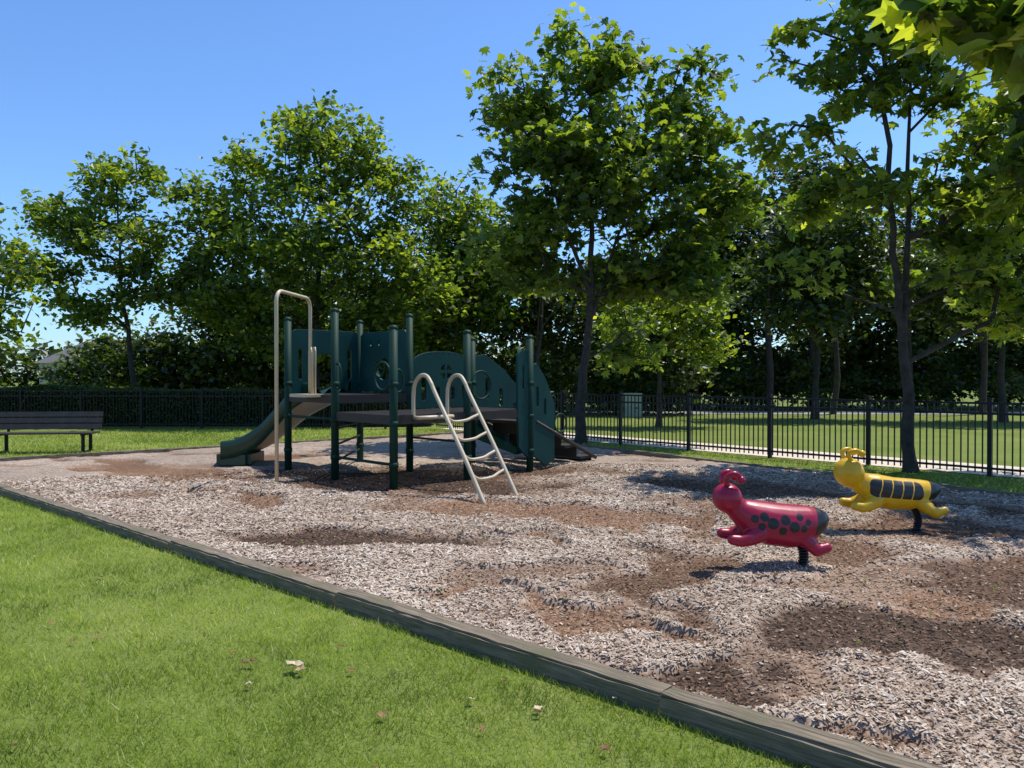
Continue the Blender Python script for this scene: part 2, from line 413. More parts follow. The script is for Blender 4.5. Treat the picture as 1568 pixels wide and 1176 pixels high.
ant = [(-.61,.04,.67),(-.645,.055,.725),(-.635,.065,.775),(-.59,.07,.795),(-.55,.075,.78),(-.53,.08,.745)]
sp = [(-.44,.44,.032),(-.385,.38,.030),(-.365,.455,.036),(-.30,.405,.046),(-.225,.345,.034),(-.20,.43,.040),(-.13,.375,.044),(-.075,.45,.030),(-.05,.36,.030),(-.01,.41,.026)]
rider('ladybug_spring_rider', (2.37, 6.2), .06, chain, legs, ant, .032, [(-.70,.62,.016)], pat_mat('magenta_plastic', (.36,.004,.038)), spots(sp, .075), simple_mat('magenta_antenna', (.36,.004,.038), .3, var=.15))
chain = [(-.70,0,.60,.15),(-.63,0,.53,.10),(-.55,0,.48,.115),(-.43,0,.435,.150),(-.27,0,.385,.168),(-.10,0,.375,.163),(.03,0,.39,.135),(.12,0,.41,.10),(.21,0,.43,.05)]
legs = [[(-.46,.09,.33,.080),(-.55,.12,.285,.062),(-.62,.13,.265,.052),(-.70,.13,.28,.044)],
        [(0,.08,.30,.07),(.06,.12,.24,.055),(.13,.13,.20,.05),(.22,.13,.23,.04)]]
ant = [(-.70,.06,.72),(-.735,.07,.775),(-.72,.08,.82),(-.66,.085,.83),(-.61,.09,.80)]
def beepat(x, y, z):
    zc = .46-.16*(x+.52)*.5
    qx = np.abs(x+.27)-.27+.06; qz = np.abs(z-zc)-.088+.06
    sd = -(np.hypot(np.maximum(qx,0), np.maximum(qz,0))+np.minimum(np.maximum(qx,qz),0)-.06)
    for cx in (-.44,-.33,-.22,-.11): sd = np.minimum(sd, np.abs(x-cx-.3*(z-.42))-.006)
    return np.maximum(sd, np.minimum((x-.085)-.3*(z-.42), z-.33))
rider('bee_spring_rider', (4.14, 7.75), .03, chain, legs, ant, .036, [(-.79,.64,.018)], pat_mat('yellow_plastic', (.72,.42,.006)), beepat, simple_mat('yellow_antenna', (.72,.42,.006), .3, var=.1))

# ------------------------------------------------------------------ ground
m_ground, nt, b = new_mat('lawn_soil')
co = objco(nt)
n1 = ramp(nt, noise(nt, .5, 4, co), .35, .65)
n2 = noise(nt, 60, 4, co, .7)
c = mix_rgb(nt, n1, (.15,.20,.035), (.22,.25,.065))
c = mix_rgb(nt, ramp(nt, n2, .30, .58), (.08,.11,.02), c)
nt.links.new(c, b.inputs['Base Color']); b.inputs['Roughness'].default_value = .9; b.inputs['Specular IOR Level'].default_value = .1
bump(nt, b, n2, .4, .02)
bm = bmesh.new(); bmesh.ops.create_grid(bm, x_segments=60, y_segments=60, size=400)
me = bpy.data.meshes.new('ground'); bm.to_mesh(me); bm.free(); me.materials.append(m_ground)
link(bpy.data.objects.new('ground', me))

# ------------------------------------------------------------------ mulch
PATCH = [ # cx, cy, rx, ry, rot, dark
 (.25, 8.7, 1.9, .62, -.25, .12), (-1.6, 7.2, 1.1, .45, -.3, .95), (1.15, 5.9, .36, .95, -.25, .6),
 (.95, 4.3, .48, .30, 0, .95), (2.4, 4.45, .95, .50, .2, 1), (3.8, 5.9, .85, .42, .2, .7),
 (-1.9, 11.5, 2.6, 1.1, -.5, .95), (-5.4, 12.1, 2.4, .45, -.6, .2), (-4.3, 15.2, 1.3, .6, .5, .4),  # first entry: dark mulch plus the deck's shade painted into its colour
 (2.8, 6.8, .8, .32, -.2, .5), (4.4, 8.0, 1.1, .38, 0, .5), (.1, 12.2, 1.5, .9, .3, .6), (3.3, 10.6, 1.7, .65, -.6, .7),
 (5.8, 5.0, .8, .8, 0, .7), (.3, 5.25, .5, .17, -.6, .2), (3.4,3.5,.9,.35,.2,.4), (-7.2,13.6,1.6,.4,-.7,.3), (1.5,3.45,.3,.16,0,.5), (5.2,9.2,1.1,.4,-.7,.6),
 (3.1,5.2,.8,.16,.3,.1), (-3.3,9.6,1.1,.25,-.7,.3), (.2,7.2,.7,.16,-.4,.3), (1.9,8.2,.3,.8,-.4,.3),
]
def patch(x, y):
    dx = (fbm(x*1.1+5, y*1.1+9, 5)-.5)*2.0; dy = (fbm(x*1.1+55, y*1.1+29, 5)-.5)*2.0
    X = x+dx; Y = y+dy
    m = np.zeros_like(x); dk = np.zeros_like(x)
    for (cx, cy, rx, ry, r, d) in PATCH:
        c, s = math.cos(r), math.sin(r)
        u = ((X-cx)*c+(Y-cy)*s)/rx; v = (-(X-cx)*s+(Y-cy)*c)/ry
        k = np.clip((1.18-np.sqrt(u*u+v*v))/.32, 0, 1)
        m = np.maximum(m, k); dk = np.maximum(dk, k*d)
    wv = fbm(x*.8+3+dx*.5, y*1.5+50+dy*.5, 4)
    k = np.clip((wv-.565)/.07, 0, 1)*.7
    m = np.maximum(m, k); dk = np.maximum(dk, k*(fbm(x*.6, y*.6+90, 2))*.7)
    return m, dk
def height(x, y, m=None):
    if m is None: m = patch(x, y)[0]
    return np.maximum(.012, .068+.05*(fbm(x*.8, y*.8, 3)-.5)-.05*m+.024*(fbm(x*5, y*5, 3)-.5)+.04*(1-m)*(fbm(x*2.3+y, y*3+7, 3)-.5))

nu, nv = 520, 260
s_, t_ = np.meshgrid(np.linspace(0,1,nu), np.linspace(0,1,nv), indexing='ij')
P = ((1-s_)*(1-t_))[...,None]*A + (s_*(1-t_))[...,None]*D + (s_*t_)[...,None]*C + ((1-s_)*t_)[...,None]*B
X = P[...,0].ravel(); Y = P[...,1].ravel()
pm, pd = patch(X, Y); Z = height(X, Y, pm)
idx = np.arange(nu*nv).reshape(nu, nv)
F = np.stack([idx[:-1,:-1], idx[1:,:-1], idx[1:,1:], idx[:-1,1:]], -1).reshape(-1,4)
m_mulch, nt, b = new_mat('mulch')
co = objco(nt)
at = N(nt, 'ShaderNodeAttribute', attribute_name='pm'); ad = N(nt, 'ShaderNodeAttribute', attribute_name='pd')
vo = N(nt, 'ShaderNodeTexVoronoi'); vo.inputs['Scale'].default_value = 46
mp = N(nt, 'ShaderNodeMapping'); mp.inputs['Scale'].default_value = (1, 1.8, 1)
nd = N(nt, 'ShaderNodeTexNoise'); nd.inputs['Scale'].default_value = 9; nt.links.new(co, nd.inputs['Vector'])
ma = N(nt, 'ShaderNodeVectorMath', operation='MULTIPLY_ADD'); nt.links.new(nd.outputs['Color'], ma.inputs[0]); ma.inputs[1].default_value = (.25,.25,.25)
nt.links.new(co, ma.inputs[2]); nt.links.new(ma.outputs[0], mp.inputs[0]); nt.links.new(mp.outputs[0], vo.inputs['Vector'])
sep = N(nt, 'ShaderNodeSeparateColor'); nt.links.new(vo.outputs['Color'], sep.inputs[0])
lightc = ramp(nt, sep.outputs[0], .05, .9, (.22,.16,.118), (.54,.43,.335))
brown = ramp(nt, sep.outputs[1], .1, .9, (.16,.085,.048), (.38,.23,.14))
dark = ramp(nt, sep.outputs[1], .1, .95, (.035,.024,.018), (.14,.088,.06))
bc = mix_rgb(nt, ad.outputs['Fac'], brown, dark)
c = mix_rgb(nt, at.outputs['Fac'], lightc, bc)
big = ramp(nt, noise(nt, .7, 4, co), .35, .65)
hs = N(nt, 'ShaderNodeHueSaturation'); nt.links.new(c, hs.inputs['Color'])
mr = N(nt, 'ShaderNodeMapRange'); nt.links.new(big, mr.inputs[0]); mr.inputs[3].default_value = .82; mr.inputs[4].default_value = 1.1
nt.links.new(mr.outputs[0], hs.inputs['Value'])
nt.links.new(hs.outputs[0], b.inputs['Base Color']); b.inputs['Roughness'].default_value = .95; b.inputs['Specular IOR Level'].default_value = .1
bump(nt, b, sep.outputs[2], .7, .02)
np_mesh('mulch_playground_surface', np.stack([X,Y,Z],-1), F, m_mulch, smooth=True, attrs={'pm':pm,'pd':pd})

def attr_ramp_mat(name, stops, rough=.8, trans=0, tcol=None, spec=.2):
    m, nt, b = new_mat(name)
    at = N(nt, 'ShaderNodeAttribute', attribute_name='rnd')
    r = N(nt, 'ShaderNodeValToRGB')
    els = r.color_ramp.elements
    while len(els) < len(stops): els.new(.5)
    for e, (p, c) in zip(els, stops): e.position = p; e.color = (*c, 1)
    nt.links.new(at.outputs['Fac'], r.inputs[0]); nt.links.new(r.outputs[0], b.inputs['Base Color'])
    b.inputs['Roughness'].default_value = rough; b.inputs['Specular IOR Level'].default_value = spec
    if trans:
        t = N(nt, 'ShaderNodeBsdfTranslucent'); mx = N(nt, 'ShaderNodeMixShader'); mx.inputs[0].default_value = trans
        mul = N(nt, 'ShaderNodeMix', data_type='RGBA', blend_type='MULTIPLY'); mul.inputs[0].default_value = 1
        nt.links.new(r.outputs[0], mul.inputs[6]); mul.inputs[7].default_value = (*tcol, 1)
        nt.links.new(mul.outputs[2], t.inputs[0])
        nt.links.new(b.outputs[0], mx.inputs[1]); nt.links.new(t.outputs[0], mx.inputs[2])
        nt.links.new(mx.outputs[0], nt.nodes['Material Output'].inputs[0])
    return m

m_chip = attr_ramp_mat('wood_chips', [(0,(.05,.034,.024)),(.3,(.25,.15,.092)),(.5,(.39,.295,.215)),(.8,(.56,.45,.35)),(1,(.70,.61,.50))], .9)
n = 270000
r = 2.5+RNG.random(n)**1.1*11; th = RNG.uniform(-.75, .9, n)
x = r*np.sin(th); y = r*np.cos(th)
k = inside_play(x, y, -.02); x, y, r = x[k], y[k], r[k]
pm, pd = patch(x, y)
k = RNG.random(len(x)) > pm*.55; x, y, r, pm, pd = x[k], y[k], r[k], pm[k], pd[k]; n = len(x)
L = RNG.uniform(.005, .019, n)*(1+r*.05); W = RNG.uniform(.0022, .005, n)*(1+r*.08); L *= (1-.4*pm)
a = RNG.uniform(0, 2*np.pi, n); ti = RNG.normal(0, .25, n)*L; ro = RNG.normal(0, .4, n)*W
z = height(x, y, pm)+.004+RNG.random(n)*.008
ca, sa = np.cos(a), np.sin(a)
V = np.zeros((n,4,3))
for i, (p, q) in enumerate(((-1,-1),(1,-.8),(1,.7),(-1,1))):
    V[:,i,0] = x+p*L*ca-q*W*sa; V[:,i,1] = y+p*L*sa+q*W*ca; V[:,i,2] = z+p*ti+q*ro
tone = (fbm(x*1.6+70, y*1.6+20, 4)-.5)*.55
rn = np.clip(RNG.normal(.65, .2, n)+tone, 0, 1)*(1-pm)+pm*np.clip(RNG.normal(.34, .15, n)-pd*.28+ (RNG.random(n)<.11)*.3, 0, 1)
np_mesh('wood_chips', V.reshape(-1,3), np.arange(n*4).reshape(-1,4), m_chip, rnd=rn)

# ------------------------------------------------------------------ grass
m_grass = attr_ramp_mat('grass_blades', [(0,(.12,.18,.02)),(.5,(.33,.42,.06)),(.9,(.50,.56,.13)),(1,(.68,.62,.33))], .5, .5, (1.15,1.2,.6), .4)
def fence_side(x, y):
    return y < 20.77-1.124*x-.02
def grass(name, n, r0, r1, t0, t1, hgt, wid, keep):
    r = r0+RNG.random(n)*(r1-r0); th = RNG.uniform(t0, t1, n)
    x = r*np.sin(th); y = r*np.cos(th)
    k = keep(x, y); x, y, r = x[k], y[k], r[k]; n = len(x)
    cl = fbm(x*4, y*4, 3)
    h = hgt*RNG.uniform(.4, 1.2, n)*(.35+1.3*cl); wd = wid*(.5+r/8)
    a = RNG.uniform(0, 2*np.pi, n); la = RNG.uniform(0, 2*np.pi, n); ll = h*RNG.uniform(.3, 1.3, n)
    V = np.zeros((n,3,3))
    V[:,0] = np.stack([x-wd*np.cos(a), y-wd*np.sin(a), np.zeros(n)-.002], -1)
    V[:,1] = np.stack([x+wd*np.cos(a), y+wd*np.sin(a), np.zeros(n)-.002], -1)
    V[:,2] = np.stack([x+ll*np.cos(la), y+ll*np.sin(la), h], -1)
    big = fbm(x*.8+40, y*.8+3, 4); md = fbm(x*6+40, y*6+3, 3)
    rn = np.clip(RNG.normal(.45, .2, n)+(big-.5)*1.2+(md-.5)*.8, 0, .93); rn[RNG.random(n) < .04] = 1
    return np_mesh(name, V.reshape(-1,3), np.arange(n*3).reshape(-1,3), m_grass, rnd=rn)
grass('lawn_grass', 480000, 1.6, 14, -1.0, .75, .042, .0023, lambda x, y: (y < edge_y(x)-.12) & ~inside_play(x, y, .1))
grass('lawn_grass', 150000, 9, 25, -.95, .85, .06, .0035, lambda x, y: (~inside_play(x, y, .12)) & (y > 6) & (y > edge_y(x)) & fence_side(x, y) & (y < 23.4))

m_timber, nt, b = new_mat('weathered_timber')
co = objco(nt, (1.2, 26, 26))
f = noise(nt, 2.2, 6, co, .65)
c = ramp(nt, f, .3, .72, (.07,.052,.033), (.31,.245,.165))
g = ramp(nt, noise(nt, 3, 4, objco(nt)), .5, .75)
c = mix_rgb(nt, g, c, (.13,.12,.06))
nt.links.new(c, b.inputs['Base Color']); b.inputs['Roughness'].default_value = .9; bump(nt, b, f, .8, .02)
edging = empty('timber_edging', (0,0,0))
def timber_run(p, q, seg=2.55, off=0, w=.14, h=.14):
    p = np.array(p, float); q = np.array(q, float); L = np.hypot(*(q-p)); d = (q-p)/L; ang = math.atan2(d[1], d[0])
    s = -off
    while s < L:
        e = min(s+seg, L); s0 = max(s, 0)
        if e-s0 > .1:
            c = p+d*(s0+e)/2+np.array((-d[1], d[0]))*(random.uniform(-.012, .012)-.03)
            bm = bmesh.new(); bmesh.ops.create_cube(bm, size=1)
            ln = e-s0-.012
            for v in bm.verts: v.co = Vector((v.co.x*ln, v.co.y*w, v.co.z*h))
            lg = [ed_ for ed_ in bm.edges if abs(ed_.verts[0].co.x-ed_.verts[1].co.x) > .1]
            bmesh.ops.subdivide_edges(bm, edges=lg, cuts=26)
            bmesh.ops.bevel(bm, geom=[ed_ for ed_ in bm.edges if abs(ed_.verts[0].co.x-ed_.verts[1].co.x) > .01], offset=.014, segments=2, affect='EDGES')
            for v in bm.verts:
                v.co.z += random.uniform(-.004,.004); v.co.y += random.uniform(-.004,.004)
            me = bpy.data.meshes.new('timber'); bm.to_mesh(me); bm.free(); me.materials.append(m_timber)
            o = link(bpy.data.objects.new('timber', me)); o.location = (c[0], c[1], .035+random.uniform(-.008,.008)); o.rotation_euler = (random.uniform(-.03,.03), random.uniform(-.003,.003), ang+random.uniform(-.004,.004))
            attach(o, edging)
        s = e
timber_run(A, D, off=.55); timber_run(A, B); timber_run(B, C, h=.13)

m_dead = attr_ramp_mat('dead_leaves', [(0,(.10,.04,.02)),(.6,(.30,.17,.08)),(1,(.6,.48,.32))], .8)
Vs, Fs, Rn = [], [], []
def dead_leaf(x, y, z, s, v):
    a0 = random.uniform(0, 6.28); base = len(Vs)
    ang = [0, .5, 1.0, 1.6, 2.3, 3.14, 3.9, 4.7, 5.3, 5.8]; rad = [1, .65, .95, .6, .8, .4, .8, .6, .95, .65]
    Vs.append((x, y, z+s*.05))
    for a, q in zip(ang, rad):
        Vs.append((x+s*q*math.cos(a+a0), y+s*q*.8*math.sin(a+a0), z+s*random.uniform(.0, .7)*q))
    for i in range(10):
        Fs.append((base, base+1+i, base+1+(i+1) % 10)); Rn.append(v)
dead_leaf(-1.17, 4.08, .04, .06, .95); dead_leaf(-1.13, 4.03, .04, .04, .7); dead_leaf(-1.42,4.15,.04,.035,.3)
for i in range(130):
    r = random.uniform(2.9, 10); th = random.uniform(-.75, .4); x, y = r*math.sin(th), r*math.cos(th)
    if y < edge_y(x)-.15: dead_leaf(x, y, .03, random.uniform(.012, .032), random.random()**1.3)
for i in range(60):
    r = random.uniform(3.5, 12); th = random.uniform(-.5, .6); x, y = r*math.sin(th), r*math.cos(th)
    if y > edge_y(x)+.2: dead_leaf(x, y, .075, random.uniform(.012, .025), random.random())
np_mesh('fallen_leaves', Vs, Fs, m_dead, rnd=Rn)
Vs, Fs, Rn = [], [], []
for i in range(46):
    r = random.uniform(3.6, 8); th = random.uniform(-.45, .62); x, y = r*math.sin(th), r*math.cos(th)
    if y < edge_y(x)+.25: continue
    for j in range(9):
        a = random.uniform(0, 6.28); l = random.uniform(.015, .035); b0 = len(Vs)
        Vs += [(x-.004*math.sin(a), y+.004*math.cos(a), .05), (x+.004*math.sin(a), y-.004*math.cos(a), .05), (x+l*math.cos(a), y+l*math.sin(a), .06+l*.7)]
        Fs.append((b0, b0+1, b0+2)); Rn.append(random.uniform(.0, .4))
np_mesh('weeds', Vs, Fs, m_grass, rnd=Rn)

# ------------------------------------------------------------------ paths beyond fence
m_conc = simple_mat('concrete', (.66,.56,.44), .9, var=.15, nscale=2, bmp=.2)
def strip(name, p, q, o0, o1, z, mat):
    p = np.array(p); q = np.array(q); d = (q-p)/np.hypot(*(q-p)); nn = np.array((-d[1], d[0]))
    V = []
    for pt in (p, q):
        for o in (o0, o1): V.append((*(pt+nn*o), z))
    return np_mesh(name, V, [(0,2,3,1)], mat)
f0 = np.array((-2.35, 23.4)); f1 = np.array((12.5, 6.72))
strip('concrete_path', f0, f1, .15, 1.85, .012, m_conc)
strip('driveway', (2, 33), (60, 31), 0, 2.6, .012, simple_mat('driveway', (.34,.33,.30), .9, var=.4, nscale=1))

# ------------------------------------------------------------------ fence
def fence(name, p, q, spacing=1.92, start=0.0, h=1.2):
    p = np.array(p, float); q = np.array(q, float); L = np.hypot(*(q-p)); d = (q-p)/L; ang = math.atan2(d[1], d[0])
    V, F = [], []
    c, s_n = math.cos(ang), math.sin(ang)
    def bx(s, w, t, z0, z1):
        m = p+d*s; b0 = len(V)
        for z in (z0, z1):
            for a, b_ in ((-w/2,-t/2),(w/2,-t/2),(w/2,t/2),(-w/2,t/2)):
                V.append((m[0]+a*c-b_*s_n, m[1]+a*s_n+b_*c, z))
        for f in ((0,3,2,1),(4,5,6,7),(0,1,5,4),(1,2,6,5),(2,3,7,6),(3,0,4,7)): F.append(tuple(b0+i for i in f))
    s = start
    while s <= L:
        bx(s, .065, .065, 0, h+.05); bx(s, .08, .08, h+.05, h+.07)
        s += spacing
    s = start % .105
    while s <= L:
        bx(s, .019, .019, .06, h-.012); s += .105
    for z in (h-.035, h-.20, .12): bx(L/2, L, .03, z, z+.036)
    return np_mesh(name, V, F, m_black)
d_ = (f1-f0)/np.hypot(*(f1-f0)); s3 = np.dot(np.array((3.84,16.45))-f0, d_) % 1.92
fence('metal_fence', f0, f1, start=s3)
fence('metal_fence', (-22, 24.0), (-2.42, 23.45), start=.8)

# ------------------------------------------------------------------ foliage
def leaf_mat(name, k=1.0, trans=.45, yellow=1.0):
    return attr_ramp_mat(name, [(0,(.030*k,.056*k,.014*k)),(.45,(.090*k*yellow,.14*k,.026*k)),(1,(.22*k*yellow,.27*k,.04*k))], .42, trans, (2.6,2.6,.8), .5)
m_leaf = leaf_mat('sycamore_leaves', 1.05, .5, 1.06)
m_leafb = leaf_mat('sycamore_leaves_bright', 1.22, .55, 1.14)
m_leafd = leaf_mat('dark_leaves', .52, .32)
m_leafh = leaf_mat('hedge_leaves', .62, .32)
m_bark = simple_mat('bark', (.070,.058,.047), .95, var=.6, nscale=9, bmp=.8)

T_D = (np.array([(0,-.5,0),(.36,0,.08),(0,.55,-.06),(-.36,0,.08)]), np.array([(0,1,2),(0,2,3)]))
_an = [-90,-50,-15,15,42,66,90,114,138,165,195,230]; _ra = [.38,.5,.62,.34,.66,.36,.72,.36,.66,.34,.62,.5]
T_M = (np.array([(0,0,0)]+[(q*math.cos(math.radians(a)), q*math.sin(math.radians(a)), (-.10 if q > .6 else .02)) for a, q in zip(_an, _ra)]),
       np.array([(0, i+1, (i+1) % 12+1) for i in range(12)]))
def leaves(pos, size, tmpl, rng, updev=.65):
    n = len(pos); V0, F0 = tmpl
    nrm = rng.normal(0, updev, (n,3)); nrm[:,2] += 1; nrm /= np.linalg.norm(nrm, axis=1)[:,None]
    t = rng.normal(0, 1, (n,3)); t -= (t*nrm).sum(1)[:,None]*nrm; t /= np.linalg.norm(t, axis=1)[:,None]
    bt = np.cross(nrm, t)
    s = (size*rng.uniform(.6, 1.25, n))[:,None,None]
    V = pos[:,None,:]+s*(V0[None,:,0:1]*t[:,None,:]+V0[None,:,1:2]*bt[:,None,:]+V0[None,:,2:3]*nrm[:,None,:])
    F = F0[None]+(np.arange(n)*len(V0))[:,None,None]
    return V.reshape(-1,3), F.reshape(-1,3)

def sample_blobs(blobs, n, rng, shell=.42):
    bl = np.array([b[:6] for b in blobs], float)
    wgt = (bl[:,3]*bl[:,4]*bl[:,5])**.8; wgt /= wgt.sum()
    i = rng.choice(len(bl), n, p=wgt)
    d = rng.normal(0, 1, (n,3)); d /= np.linalg.norm(d, axis=1)[:,None]
    d *= (rng.random(n)**shell)[:,None]
    return bl[i,:3]+d*bl[i,3:6]

def tubes_mesh(p, q, r0, r1, sides=7):
    p = np.asarray(p, float); q = np.asarray(q, float); r0 = np.asarray(r0, float); r1 = np.asarray(r1, float)
    d = q-p; L = np.linalg.norm(d, axis=1); k = L > 1e-5; p, q, r0, r1, d, L = p[k], q[k], r0[k], r1[k], d[k], L[k]
    d = d/L[:,None]; ref = np.where(np.abs(d[:,2:3]) < .9, np.array([[0,0,1.]]), np.array([[1.,0,0]]))
    a = np.cross(d, ref); a /= np.linalg.norm(a, axis=1)[:,None]; b = np.cross(d, a)
    th = np.arange(sides)*2*np.pi/sides
    ringv = np.cos(th)[None,:,None]*a[:,None]+np.sin(th)[None,:,None]*b[:,None]
    V = np.concatenate([(p-d*(r0*.2)[:,None])[:,None]+r0[:,None,None]*ringv, (q+d*(r1*.2)[:,None])[:,None]+r1[:,None,None]*ringv], 1)
    k_ = np.arange(sides); f = np.stack([k_, (k_+1) % sides, sides+(k_+1) % sides, sides+k_], -1)
    F = f[None]+(np.arange(len(p))*2*sides)[:,None,None]
    return V.reshape(-1,3), F.reshape(-1,4)

def tree(name, base, trunks, blobs, nclump, nleaf, lsize, seed, tr=.14, mat=None, tmpl=T_D, cr=.42, updev=.65, side=.5, extra=None):
    rng = np.random.default_rng(seed); base = np.array((base[0], base[1], 0.0))
    par = empty(name, tuple(base))
    NA = np.zeros((20000,3)); parent = []; trad = []; nn = 0
    for ti, tp in enumerate(trunks):
        pts = catmull(tp, 6)
        for j, p in enumerate(pts):
            p = np.array(p)+base+np.array((*rng.normal(0, .02, 2), 0))*(j > 0)
            if j == 0: pr = -1 if ti == 0 else int(np.argmin(np.linalg.norm(NA[:nn]-p, axis=1)))
            else: pr = nn-1
            NA[nn] = p; nn += 1; parent.append(pr)
            f = j/(len(pts)-1); trad.append((tr if ti == 0 else tr*side)*(1-.82*f)*(1.35 if (j == 0 and ti == 0) else 1))
    ntr = nn
    cl = sample_blobs(blobs, nclump, rng)+base
    if extra: cl = np.concatenate([cl, sample_blobs(extra[0], extra[1], rng)+base])
    tips = []
    order = np.argsort(np.min(np.linalg.norm(NA[None,:nn]-cl[:,None], axis=2), axis=1))
    for ci in order:
        c = cl[ci]
        dv = c-NA[:nn]; dist = np.sqrt((dv*dv).sum(1))+1e-6
        cost = dist*(1+1.2*np.clip(.45-dv[:,2]/dist, 0, 2)); cost[NA[:nn,2] < 1.5] += 3
        j = int(np.argmin(cost)); p = NA[j].copy(); dj = dist[j]; k = max(1, int(dj/.45)); prev = j
        for q in range(1, k+1):
            f = q/k; pt = p+(c-p)*f
            if q < k: pt = pt+rng.normal(0, .035, 3)*dj**.5; pt[2] -= .10*dj*(f-f*f)
            NA[nn] = pt; parent.append(prev); prev = nn; nn += 1
        tips.append(prev)
    cnt = np.zeros(nn); cnt[tips] += 1
    for i in range(nn-1, -1, -1):
        if parent[i] >= 0: cnt[parent[i]] += cnt[i]
    rad = .006+.0075*np.maximum(cnt, .5)**.5
    if extra: rad *= .6
    rad[:ntr] = trad
    pa = np.array(parent); I = np.where(pa >= 0)[0]; pi = pa[I]
    rp = np.where((I >= ntr) & (pi < ntr), rad[I]*1.15, rad[pi]); rp = np.minimum(rp, rad[I]*1.6)
    V, F = tubes_mesh(NA[pi], NA[I], rp, rad[I], 8)
    o = np_mesh('trunk_and_limbs', V, F, m_bark, smooth=True); attach(o, par)
    K = np.repeat(np.arange(len(cl)), nleaf); K = K[rng.random(len(K)) < np.repeat(rng.uniform(.35, 1, len(cl)), nleaf)]
    off = np.clip(rng.normal(0, 1, (len(K),3)), -2.2, 2.2)*np.array((1,1,.5))*cr*.62*rng.uniform(.7,1.3,len(cl))[K][:,None]
    pos = cl[K]+off; pos[:,2] -= .25*np.hypot(off[:,0], off[:,1])
    V, F = leaves(pos, lsize, tmpl, rng, updev)
    nf = len(tmpl[1]); cv = rng.normal(0, .16, len(cl))
    rn = np.clip(rng.normal(.42, .22, len(K))+cv[K], 0, 1)
    o = np_mesh('leaves', V, F, mat or m_leaf, rnd=np.repeat(rn, nf)); attach(o, par)
    return par

tree('offscreen_shade_tree', (1.65, 18.2),
 [[(0,0,0),(.05,0,1.5),(.22,0,3.3),(.26,.05,6),(.2,0,9.6)], [(.22,0,3.0),(.8,.2,4.6),(1.6,.3,7)], [(.24,0,3.6),(-.4,-.2,5.2),(-1.0,-.2,7.2)]],
 [(.2,0,9.2,1.4,1.4,1.25),(2.35,.2,8.0,1.0,1.2,1.3),(-1.5,-.1,7.6,1.0,1.1,1.5),(.5,0,6.5,2.3,2.2,1.6),(3.1,.1,6.2,1.1,1.2,1.3),(-1.4,.2,4.9,1.3,1.4,1.2),(2.5,0,4.2,1.3,1.4,1.2),(.9,.8,4.3,1.2,1.2,.9),(1.3,1.2,2.6,1.0,.9,.8)],
 340, 62, .19, 3, tr=.135, mat=m_leaf, tmpl=T_M, cr=.46, side=.45)
tree('offscreen_shade_tree', (6.75, 12.8),
 [[(0,0,0),(-.08,0,1.6),(-.22,0,3.0),(-.42,0,5.5),(-.6,0,9.2)], [(-.14,0,2.3),(-.02,.15,4),(0,.1,7.8)]],
 [(-.67,0,6.9,1.1,1.1,1.1),(-1.67,0,7.3,.7,.9,.6),(.1,0,7.7,1.3,1.3,1.0),(-2.0,.1,5.7,.7,.8,.4),(1.0,0,6,1,1.2,.9),(-1.1,.3,4.9,1.2,1.2,.6),(.9,.2,4.7,1.2,1.4,.7),(-1.8,.2,3.6,.8,.9,.45),(.8,.3,3.5,1.1,1.2,.5),(1.8,0,2.9,.9,1,.5),(-.3,0,9.0,1.4,1.4,.9),(2.4,0,5.4,1,1.2,1.6)],
 215, 50, .18, 8, tr=.11, mat=m_leafb, tmpl=T_M, cr=.36, side=.7)
tree('offscreen_shade_tree', (8.9, 10.0),  # unseen tree added outside the frame so its crown shades the mulch
 [[(0,0,0),(.05,0,2),(-.1,0,4),(0,0,8.5)]],
 [(0,0,7.6,1.8,1.8,1.2),(-1.0,.2,6.0,1.4,1.5,1.0),(1.0,0,5.6,1.6,1.7,1.2),(-1.0,.5,4.7,1.1,1.3,.6),(.6,0,4.2,1.4,1.4,.8)],
 150, 50, .2, 41, tr=.12, mat=m_leaf, tmpl=T_M, cr=.42)
tree('offscreen_shade_tree', (-6.96, 27),
 [[(0,0,0),(0,0,3),(.1,0,6),(.2,0,10.5)], [(0,0,2.6),(-1.5,0,5),(-2.4,0,8)]],
 [(.35,0,9.8,2.1,2.2,1.7),(-1.75,0,9.2,1.3,1.6,1.2),(-3.6,0,7.0,1.8,2,1.8),(2.2,0,8.2,1.7,2,2.0),(-.3,-.4,6.2,3.4,3,2.5),(2.9,0,5,1.9,2.2,2.2),(-3.0,0,4.1,2,2.2,1.5),(-.3,.5,3.2,2.6,2.2,1.3)],
 580, 60, .24, 4, tr=.17, mat=m_leaf, cr=.58)
tree('offscreen_shade_tree', (-13.2, 26.6),
 [[(0,0,0),(-.2,0,2.5),(-.5,0,5),(-.7,0,8.8)]],
 [(-.6,0,8.6,1.5,1.5,1.1),(-2.7,0,7.1,1.2,1.4,.9),(-.4,0,6.5,2.0,1.9,1.2),(-3.1,0,5.3,1.2,1.4,.8),(.9,0,5.1,1.6,1.6,1.0),(-1.6,0,4.1,1.5,1.5,.7)],
 230, 52, .24, 6, tr=.12, mat=m_leaf, cr=.48)
tree('offscreen_shade_tree', (-2.2, 30),
 [[(0,0,0),(0,0,4),(0,0,9)]],
 [(0,0,8,1.7,1.8,1.9),(-.3,0,5.2,2.4,2.2,2.3),(1.7,0,5.8,1.5,1.8,1.8),(-1.6,0,3.2,1.8,2,1.6)],
 280, 56, .26, 7, tr=.15, mat=m_leaf, cr=.6)
